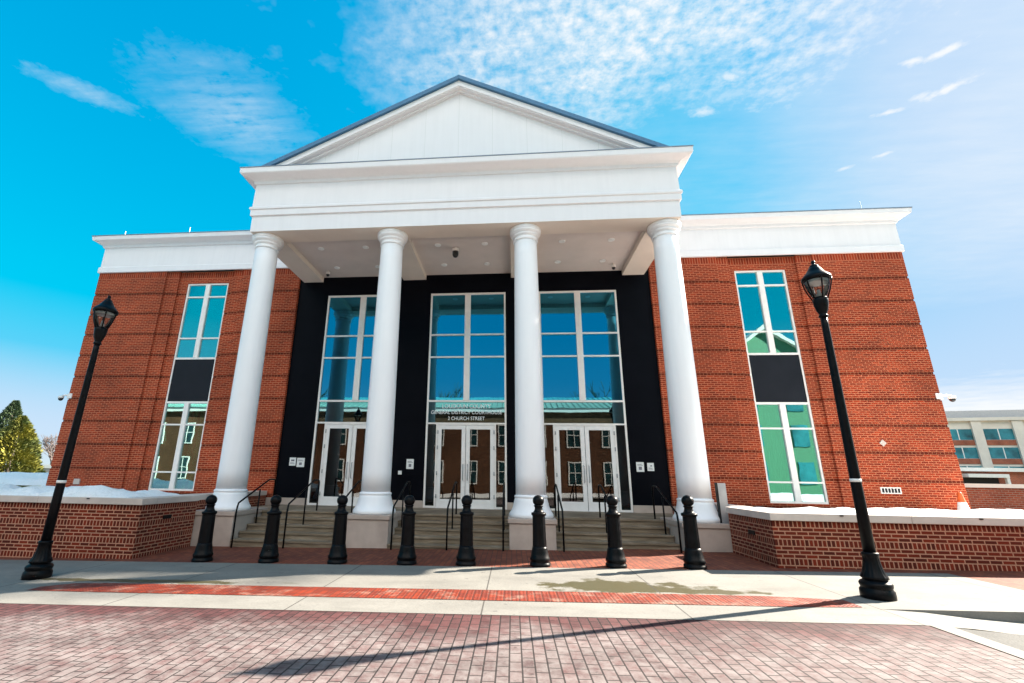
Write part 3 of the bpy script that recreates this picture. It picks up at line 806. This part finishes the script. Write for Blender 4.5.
for x, y, lab in ((-5.2, 2.66, 'small dark dome camera under the portico ceiling near the left outer beam'), (-.22, 1.2, 'white and black dome camera hanging from the middle of the portico ceiling'), (5.15, 2.68, 'small dark dome camera under the portico ceiling near the right outer beam')):
    big = 1.25 if x == -.22 else .8
    T = thing('ceiling_camera', (x, y, 8.619 if abs(x) < 5 or True else 8.44), lab, 'security camera', 'dome cameras under the portico')
    MB().lathe([(.03 * big, -.16), (.07 * big, -.155), (.085 * big, -.13), (.085 * big, -.06), (.03 * big, -.05), (.03 * big, 0)], (0, 0, 0), 18).build('housing', M['frame'], T)
    MB().lathe([(.008, -.29 * big), (.05 * big, -.27 * big), (.075 * big, -.22 * big), (.08 * big, -.155)], (0, 0, 0), 18).build('dome', M['black_plastic'], T)
T.location.x = 4.98
C.objects['ceiling_camera'].location.x = -4.98
T = thing('sign_post', (6.27, -.38, .70), 'grey slab post standing on the right outer column pedestal', 'post')
MB().box(-.09, .09, -.06, .06, 0, .86).build('slab', M['grey_metal'], T, .006)
MB().box(-.105, -.088, -.062, .062, 0, .875).build('dark_edge', M['black'], T)

# ------------------------------------------------------------------ surroundings
from mathutils import noise as mn
def conifer(name, loc, h, rad, mat, lab, cat, nl, seed, cone=.9):
    rnd = random.Random(seed)
    T = thing(name, loc, lab, cat)
    MB().lathe([(rad * .07, -.3), (rad * .05, h * .5), (.02, h * .97)], (0, 0, 0), 10).build('trunk', M['bark'], T)
    b = MB()
    for k in range(nl):
        t = rnd.random() ** .8; z = .25 + (h - .25) * t
        a = rnd.uniform(0, 6.2832)
        lob = 1 + .45 * mn.noise((math.cos(a) * 2.2, math.sin(a) * 2.2, z * 1.1 + seed)) + .18 * mn.noise((math.cos(a) * 6, math.sin(a) * 6, z * 3))
        rr = rad * (1 - t) ** cone * lob * (.45 + .55 * rnd.random() ** .45) + .05
        p = Vector((rr * math.cos(a), rr * math.sin(a), z))
        s = rnd.uniform(.08, .2) * (1.1 - .5 * t)
        u = Vector((math.cos(a) + rnd.uniform(-.5, .5), math.sin(a) + rnd.uniform(-.5, .5), rnd.uniform(.1, 1.0))).normalized()
        w = u.cross(Vector((rnd.uniform(-1, 1), rnd.uniform(-1, 1), rnd.uniform(-1, 1)))).normalized()
        b.face([p - u * s * .4, p + w * s * .35 + u * s * .3, p + u * s * 1.5, p - w * s * .35 + u * s * .3])
    b.build('crown', mat, T)
def bare_tree(loc, h, lab, seed, group=None, spread=.55, depth=5, mat='bark', thick=.022):
    rnd = random.Random(seed); T = thing('bare_tree', loc, lab, 'tree', group)
    tr = MB(); cr = MB()
    def grow(p, d, L, r, n):
        q = p + d * L; mid = p + d * L * .5 + Vector((rnd.uniform(-1, 1), rnd.uniform(-1, 1), 0)) * L * .05
        (tr if n >= depth - 1 else cr).tube([p, mid, q], [r, r * .85, r * .68], 5 if n < depth - 1 else 8)
        if n == 0: return
        for k in range(rnd.choice((2, 3, 3)) if n < depth else 4):
            e = (d + Vector((rnd.uniform(-1, 1), rnd.uniform(-1, 1), rnd.uniform(-.25, .75))) * spread).normalized()
            grow(p + d * L * rnd.uniform(.55, 1), e, L * rnd.uniform(.6, .82), r * .6, n - 1)
    grow(Vector((0, 0, -.2)), Vector((0, 0, 1)), h * .3, h * thick, depth)
    tr.build('trunk', M[mat], T); cr.build('crown', M[mat], T)
M['haze_bark'] = plain('winter_twigs', (.15, .12, .115), .9, var=.2)
M['reflect_bark'] = M['bark']
conifer('evergreen_tree', (-33.9, 18.0, -.2), 6.5, 2.6, M['leaf_dark'], 'dark green conifer behind the golden evergreen at the far left edge', 'tree', 14000, 5, .95)
conifer('golden_evergreen', (-31.9, 17.0, -.2), 5.3, 2.2, M['leaf_gold'], 'yellow green evergreen bush beyond the snowy wall at the far left', 'tree', 15000, 9, .8)
for k, (x, y, h) in enumerate(((-104, 90, 13), (-97, 90, 11), (-93, 92, 12.5), (-110, 95, 12))):
    bare_tree((x, y, -.4), h, ('bare winter tree far off, tallest beside the left brick edge', 'bare winter tree far off, low one in the middle of the clump', 'bare winter tree far off, nearest to the left brick edge', 'bare winter tree far off, just right of the golden evergreen')[k], 20 + k, 'far bare trees at left', .8, 6, 'haze_bark', .03)
# snowy low wall at far left
T = thing('retaining_wall', (-24, 6, gz(-14)), 'dark low retaining wall under a snow bank beyond the left lamp', 'wall')
b = MB().box(-14, 8.0, 0, .3, -.3, 1.02); b.build('wall_body', M['far_brick'], T)
MB().box(-14.02, 8.02, -.06, .36, 1.022, 1.12).build('stone_cap', M['grey_metal'], T)
nx, ny = 60, 12; v = []
for j in range(ny + 1):
    for i in range(nx + 1):
        x = -38 + 22 * i / nx; y = 6.0 + 5 * j / ny; v.append((x, y, .86 + .45 * min(1, (j / ny) * 2.2) ** .5 + .06 * mn.noise((x * .8, y, 0)) + .12))
me = bpy.data.meshes.new('snow'); me.from_pydata(v, [], [(j * (nx + 1) + i, j * (nx + 1) + i + 1, (j + 1) * (nx + 1) + i + 1, (j + 1) * (nx + 1) + i) for j in range(ny) for i in range(nx)])
me.materials.append(M['snow'])
for pl in me.polygons: pl.use_smooth = True
o = bpy.data.objects.new('snow', me); C.objects.link(o); tag(o, 'bank of white snow on the retaining wall at the far left', 'snow', kind='stuff')
# small grey building at far left
T = thing('low_building', (-70, 55, -.2), 'small flat grey building far off between the evergreen and the brick corner', 'building')
MB().box(-6, 9, 0, 8, -.3, 2.0).build('wall', M['grey_metal'], T); MB().box(-6.3, 9.3, -.3, 8.3, 2.002, 2.5).build('roof', M['siding'], T)
b = MB()
for k in range(4): b.box(-4 + 3 * k, -2.4 + 3 * k, -.02, .02, .6, 1.7)
b.build('window', M['far_glass'], T)

# right: low brick wall, cone, annex, office block
T = thing('boundary_wall', (22, 9.0, gz(14)), 'low red brick boundary wall with buff cap beyond the right planter', 'wall')
MB().box(-7.5, 14, 0, .35, -.3, 1.25).build('brick_wall', M['far_brick'], T); MB().box(-7.55, 14, -.06, .41, 1.252, 1.40).build('stone_cap', M['soffit_beam'], T)
sheet('terrace', [14.6, 40], [-2.0, 12], lambda x, y: .72, M['concrete_plain'])
T = thing('traffic_cone', (13.72, 2.55, .74), 'orange tipped white traffic cone in the snow at the right corner of the building', 'traffic cone')
MB().lathe([(.17, .03), (.155, .05), (.045, .66), (.03, .68)], (0, 0, 0), 20).build('cone', M['orange'], T)
MB().lathe([(.156, .06), (.075, .47)], (0, 0, 0), 20, cap=False).build('white_sleeve', M['siding'], T); T.children[1].scale = (1.04, 1.04, 1)
MB().box(-.2, .2, -.2, .2, 0, .035).build('foot', M['black_plastic'], T)
T = thing('brick_annex', (48, 40, -.3), 'low dark red brick building with a white eave before the office block', 'building')
MB().box(-14, 25, 0, 12, -.3, 3.2).build('wall', M['far_brick'], T); MB().box(-14.3, 25, -.4, 12, 3.2, 3.55).build('eave', M['siding'], T)
b = MB(); b.box(-2.6, 1.0, -.9, .0, 2.62, 2.95); b.box(.75, 1.0, -.85, -.6, .2, 2.62); b.build('canopy', M['siding'], T); MB().box(-2.4, .7, -.06, .05, .3, 2.6).build('door', M['dark_hollow'], T)
OB = thing('office_block', (78, 88, -1.66), 'distant tan office block with teal window rows beyond the right brick wall', 'building', rz=R(-12))
MB().box(-8, 60, 0, 25, -.3, 14.9).build('wall', M['tan_panel'], OB)
MB().box(-8.6, 60, -.7, 25.6, 14.9, 15.5).build('cornice', M['tan_panel'], OB)
b = MB(); b.prism([(2, 15.5), (58, 15.5), (52, 17.6), (8, 17.6)], 6, 22); b.build('roof', M['grey_metal'], OB)
b = MB()
for fl in range(4):
    b.box(-6, 59, -.12, .05, 1.2 + 3.4 * fl - 1.0, 1.2 + 3.4 * fl - .02)
b.build('brick_band', M['far_brick'], OB)
for fl in range(4):
    for k in range(11):
        x0 = -6 + 6 * k; z0 = 1.2 + 3.4 * fl
        w = MB().box(x0, x0 + 4.4, -.05, .05, z0, z0 + 2.0).build('window', M['far_glass'], OB)
        f_ = MB(); f_.box(x0 + 2.1, x0 + 2.25, -.08, -.05, z0, z0 + 2.0); f_.box(x0, x0 + 4.4, -.08, -.05, z0 - .08, z0); f_.build('window_frame', M['siding'], w)
b = MB()
for k in range(12): b.box(-7.7 + 6 * k, -6.2 + 6 * k, -.45, .0, -.3, 14.85)
b.build('pilaster', M['tan_panel'], OB)

# across the street (seen in the glass)
AB = thing('brick_terrace', (0, -24, -.1), 'brick building with a green metal roof mirrored in the entrance glass', 'building')
MB().box(-52, 15, -12, 0, -.3, 7.4).build('wall', M['across_brick'], AB)
b = MB()
b.box(-52.3, 15.3, -12.3, .35, 7.4, 7.75); b.build('eave', M['siding'], AB)
b = MB(); 
b.face([(-52.4, .45, 7.76), (15.4, .45, 7.76), (15.4, -5.8, 9.7), (-52.4, -5.8, 9.7)][::-1]); b.face([(-52.4, -12.4, 7.76), (15.4, -12.4, 7.76), (15.4, -5.8, 9.7), (-52.4, -5.8, 9.7)])
b.face([(15.4, .45, 7.76), (15.4, -12.4, 7.76), (15.4, -5.8, 9.7)]); b.face([(-52.4, .45, 7.76), (-52.4, -12.4, 7.76), (-52.4, -5.8, 9.7)])
for k in range(136):
    x = -52.3 + .5 * k; b.tube([(x, .45, 7.79), (x, -5.8, 9.73)], .03, 4)
b.build('roof', M['green_roof'], AB)
for fl in (1.2, 4.4):
    for k in range(21):
        x = -47.95 + 3.05 * k
        b = MB(); b.box(x - .62, x + .62, -.02, .06, fl - .1, fl + .0); b.box(x - .62, x - .52, -.02, .05, fl, fl + 1.9); b.box(x + .52, x + .62, -.02, .05, fl, fl + 1.9); b.box(x - .52, x + .52, -.02, .05, fl + 1.8, fl + 1.9); b.box(x - .52, x + .52, -.02, .045, fl + .92, fl + .98); b.box(x - .03, x + .03, -.02, .043, fl, fl + 1.8)
        w = b.build('window', M['siding'], AB)
        MB().box(x - .52, x + .52, -.01, .02, fl, fl + 1.8).build('pane', M['dark_pane'], w)
HB = thing('gabled_house', (26, -27, -.1), 'dark green gabled house mirrored in the right wing window', 'house')
MB().box(-5, 5, -10, 0, -.3, 12.5).build('wall', M['mint'], HB)
b = MB(); b.prism([(-5.0, 12.5), (5.0, 12.5), (0, 15.9)], -10, 0); b.build('gable', M['mint'], HB)
b = MB(); b.prism([(-5.6, 12.25), (-5.2, 12.2), (0, 15.95), (5.2, 12.2), (5.6, 12.25), (0, 16.35)], -10.4, .4); b.build('roof', M['siding'], HB)
for k in range(2):
    for fl in (1.5, 4.8, 8.0):
        MB().box(-3 + 4 * k, -1.6 + 4 * k, -.02, .05, fl, fl + 1.9).build('window', M['far_glass'], HB)
for k, (x, y, h, lab) in enumerate(((-6, -37, 15, 'bare tree behind the green roofed building, mirrored in the left entrance glass'), (4, -38, 13.5, 'bare tree behind the green roofed building, mirrored in the middle entrance glass'), (11, -37, 16, 'bare tree behind the green roofed building, mirrored in the right entrance glass'), (-27, -38, 21, 'tall bare tree behind the green roofed building, mirrored in the left wing window'))):
    bare_tree((x, y, -.2), h, lab, 60 + k, None, .6, 5)
nx = 50; v = []
for j in range(5):
    for i in range(nx + 1):
        x = -25 + i; y = -19.6 - j * 1.0; v.append((x, y, gz(x) + .02 + (.28 + .15 * mn.noise((x * .6, y, 3))) * math.sin(math.pi * j / 4)))
me = bpy.data.meshes.new('snow'); me.from_pydata(v, [], [(j * (nx + 1) + i + 1, j * (nx + 1) + i, (j + 1) * (nx + 1) + i, (j + 1) * (nx + 1) + i + 1) for j in range(4) for i in range(nx)]); me.materials.append(M['snow'])
o = bpy.data.objects.new('snow', me); C.objects.link(o); tag(o, 'snow bank along the far side of the street, mirrored in the door glass', 'snow', kind='stuff')

# tall tree added out of view, right of the courthouse; its crown throws the broken shade on the left pavement
T = thing('unseen_pine', (46.6, 19.1, 1.25), 'unseen tall pine added right of the courthouse to shade the left pavement', 'tree')
MB().lathe([(.46, -1.8), (.33, 14), (.18, 29), (.03, 38.5)], (0, 0, 0), 12).build('trunk', M['bark'], T)
rnd = random.Random(44); b = MB()
for k in range(150):
    a = rnd.uniform(0, 6.2832); z = rnd.uniform(31.5, 38.3); rr = (2.7 - abs(z - 35) * .38) * rnd.random() ** .6
    c = Vector((rr * math.cos(a), rr * math.sin(a), z)); cs = rnd.uniform(.25, .55)
    for q in range(26):
        p = c + Vector((rnd.gauss(0, 1), rnd.gauss(0, 1), rnd.gauss(0, .6))) * cs * .6
        u = Vector((rnd.uniform(-1, 1), rnd.uniform(-1, 1), rnd.uniform(-.3, 1))).normalized(); w = u.cross(Vector((rnd.uniform(-1, 1), rnd.uniform(-1, 1), 1))).normalized()
        b.face([p - u * .05, p + w * .05, p + u * .26, p - w * .05])
    b.tube([(0, 0, z - rr * .5), c], [.05, .015], 5)
b.build('crown', M['leaf_dark'], T)

# ------------------------------------------------------------------ world, sun
EL, AZ = 32.6, 66.6
SKYGAIN = 1.1
W = bpy.data.worlds.new('World'); S.world = W; W.use_nodes = True
nt = W.node_tree; nt.nodes.clear()
out = N(nt, 'ShaderNodeOutputWorld'); bg = N(nt, 'ShaderNodeBackground'); bg.inputs['Strength'].default_value = .125
sky = N(nt, 'ShaderNodeTexSky'); sky.sky_type = 'NISHITA'; sky.sun_disc = False; sky.sun_elevation = R(EL); sky.sun_rotation = R(AZ)
sky.air_density = 1.0; sky.dust_density = .6; sky.ozone_density = 2.5; sky.altitude = 100
hs = N(nt, 'ShaderNodeHueSaturation'); hs.inputs['Saturation'].default_value = 1.55; hs.inputs['Hue'].default_value = .495; nt.links.new(sky.outputs[0], hs.inputs['Color'])
tc = N(nt, 'ShaderNodeTexCoord'); d = sepxyz(nt, tc.outputs['Generated'])
zc = math_n(nt, 'MAXIMUM', d[2], .04)
pl = comb(nt, math_n(nt, 'DIVIDE', d[0], zc), math_n(nt, 'DIVIDE', d[1], zc))
def blob(cx, cy, rx, ry, ang, inner=.0, outer=1.0, wob=.0, wn=None):
    mp = N(nt, 'ShaderNodeMapping'); mp.vector_type = 'TEXTURE'; mp.inputs['Location'].default_value = (cx, cy, 0)
    mp.inputs['Rotation'].default_value = (0, 0, R(ang)); mp.inputs['Scale'].default_value = (rx, ry, 1); nt.links.new(pl, mp.inputs['Vector'])
    ln = N(nt, 'ShaderNodeVectorMath', operation='LENGTH'); nt.links.new(mp.outputs[0], ln.inputs[0]); l = ln.outputs['Value']
    if wn is not None: l = math_n(nt, 'ADD', l, math_n(nt, 'MULTIPLY', math_n(nt, 'SUBTRACT', wn, .5), wob))
    return ramp(nt, l, [(inner, 1.0), (outer, 0.0)])
wn = noise(nt, pl, 3.2, 5, .6)
fine = noise(nt, pl, 32, 5, .62)
streak_v = N(nt, 'ShaderNodeMapping'); streak_v.inputs['Rotation'].default_value = (0, 0, R(-28)); streak_v.inputs['Scale'].default_value = (5, 22, 1); nt.links.new(pl, streak_v.inputs['Vector'])
streak = noise(nt, streak_v.outputs[0], 1, 5, .6)
mott = math_n(nt, 'MULTIPLY', blob(.34, .80, .86, .48, -8, .3, 1.2, 1.3, wn), ramp(nt, math_n(nt, 'ADD', math_n(nt, 'MULTIPLY', fine, .65), math_n(nt, 'MULTIPLY', streak, .35)), [(.36, .22), (.62, 1.0)]))
wisp = math_n(nt, 'MULTIPLY', blob(-1.16, .935, .14, .05, 42, .0, 1.5, 2.2, math_n(nt, 'ADD', math_n(nt, 'MULTIPLY', wn, .5), math_n(nt, 'MULTIPLY', fine, .5))), ramp(nt, streak, [(.3, .3), (.65, 1.0)]))
wis2 = math_n(nt, 'MULTIPLY', blob(-.79, 1.06, .28, .22, 60, .0, 1.5, 2.4, math_n(nt, 'ADD', math_n(nt, 'MULTIPLY', wn, .6), math_n(nt, 'MULTIPLY', fine, .4))), ramp(nt, math_n(nt, 'ADD', math_n(nt, 'MULTIPLY', streak, .6), math_n(nt, 'MULTIPLY', fine, .4)), [(.36, .0), (.66, .8)]))
tot = math_n(nt, 'MAXIMUM', math_n(nt, 'MULTIPLY', mott, .95), math_n(nt, 'MAXIMUM', math_n(nt, 'MULTIPLY', wisp, .45), math_n(nt, 'MULTIPLY', wis2, .65)))
for (cx, cy, rx, ry, an, k) in ((.57, 1.02, .055, .025, 10, .75), (.545, 1.14, .06, .03, 0, .7), (1.046, .985, .085, .026, -42, .95), (1.00, 1.006, .045, .02, -10, .9), (1.152, 1.104, .09, .036, -52, .95), (1.10, 1.13, .05, .03, -30, .7), (1.06, 1.182, .055, .02, -22, .85), (1.184, 1.367, .055, .022, -27, .85), (1.11, 1.43, .05, .022, -20, .7), (.60, 1.08, .14, .05, -20, .45)):
    tot = math_n(nt, 'MAXIMUM', tot, math_n(nt, 'MULTIPLY', blob(cx, cy, rx, ry, an, .1, 1.0, 1.6, fine), k))
# thin veil towards the sun and a bright bank low on the right
veil = math_n(nt, 'MULTIPLY', math_n(nt, 'MULTIPLY', blob(2.2, 1.2, 2.5, 1.8, 0, .0, 1.0, .5, wn), ramp(nt, streak, [(.25, .65), (.75, 1.0)])), .68)
tot = math_n(nt, 'MAXIMUM', tot, veil)
azr = math_n(nt, 'ADD', math_n(nt, 'MULTIPLY', d[0], .93), math_n(nt, 'MULTIPLY', d[1], .37))
low = math_n(nt, 'MULTIPLY', ramp(nt, math_n(nt, 'ADD', d[2], math_n(nt, 'MULTIPLY', math_n(nt, 'SUBTRACT', wn, .5), .05)), [(.105, 1.0), (.165, 0.0)]), ramp(nt, azr, [(.3, 0.0), (.85, .97)]))
tot = math_n(nt, 'MAXIMUM', tot, low)
lowl = math_n(nt, 'MULTIPLY', ramp(nt, d[2], [(.0, 1.0), (.28, 0.0)]), .33)
tot = math_n(nt, 'MAXIMUM', tot, lowl)
# soft shoulder: the bright part round the sun stays pale blue instead of burning out
ch = N(nt, 'ShaderNodeSeparateColor'); nt.links.new(hs.outputs[0], ch.inputs[0])
cc = N(nt, 'ShaderNodeCombineColor')
for i, T in enumerate((1.03, 1.28, 1.58)):
    e = math_n(nt, 'POWER', 2.71828, math_n(nt, 'MULTIPLY', ch.outputs[i], -SKYGAIN / T))
    nt.links.new(math_n(nt, 'MULTIPLY', math_n(nt, 'SUBTRACT', 1, e), T), cc.inputs[i])
h2 = N(nt, 'ShaderNodeHueSaturation'); h2.inputs['Saturation'].default_value = 1.45; nt.links.new(cc.outputs[0], h2.inputs['Color'])
col = mix_c(nt, tot, h2.outputs[0], (1.55, 1.60, 1.64))
# bright cloud added out of view behind the camera, fill light for the shaded facade
fill_cloud = blob(0, -1.3, 1.9, .80, 0, .75, 1.06, .4, wn)
col = mix_c(nt, fill_cloud, col, (4.5, 4.35, 4.2))
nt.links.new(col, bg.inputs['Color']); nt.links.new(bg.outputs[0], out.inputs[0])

sd = Vector((math.cos(R(EL)) * math.sin(R(AZ)), math.cos(R(EL)) * math.cos(R(AZ)), math.sin(R(EL))))
L = bpy.data.lights.new('sun', 'SUN'); L.energy = 5.0; L.angle = R(.5); L.color = (1, .91, .78)
lo = bpy.data.objects.new('sun', L); C.objects.link(lo); lo.rotation_euler = sd.to_track_quat('Z', 'Y').to_euler(); lo.location = sd * 60

# ------------------------------------------------------------------ camera
cam = bpy.data.cameras.new('camera'); co = bpy.data.objects.new('camera', cam); C.objects.link(co); S.camera = co
f, pitch, yaw, roll = 465.683, .282689, -.098753, .016619
cp, sp, cy, sy = math.cos(pitch), math.sin(pitch), math.cos(yaw), math.sin(yaw)
fw = Vector((sy * cp, cy * cp, sp)); r0 = Vector((cy, -sy, 0)); u0 = r0.cross(fw)
rr = r0 * math.cos(roll) + u0 * math.sin(roll); uu = u0 * math.cos(roll) - r0 * math.sin(roll)
mw = Matrix(((rr.x, uu.x, -fw.x, 1.50201), (rr.y, uu.y, -fw.y, -12.11197), (rr.z, uu.z, -fw.z, 1.61823), (0, 0, 0, 1)))
co.matrix_world = mw
cam.sensor_fit = 'HORIZONTAL'; cam.sensor_width = 36; cam.lens = 36 * f / 1024
cam.shift_x = (512 - 466.64) / 1024; cam.shift_y = -(341.5 - 341.106) / 1024
cam.clip_start = .05; cam.clip_end = 3000

S.view_settings.view_transform = 'Standard'; S.view_settings.look = 'None'; S.view_settings.gamma = 1; S.view_settings.use_curve_mapping = False
S.view_settings.exposure = 2.3
S.render.engine = 'CYCLES'
S.cycles.max_bounces = 8; S.cycles.transparent_max_bounces = 12; S.cycles.caustics_reflective = True; S.cycles.use_denoising = True
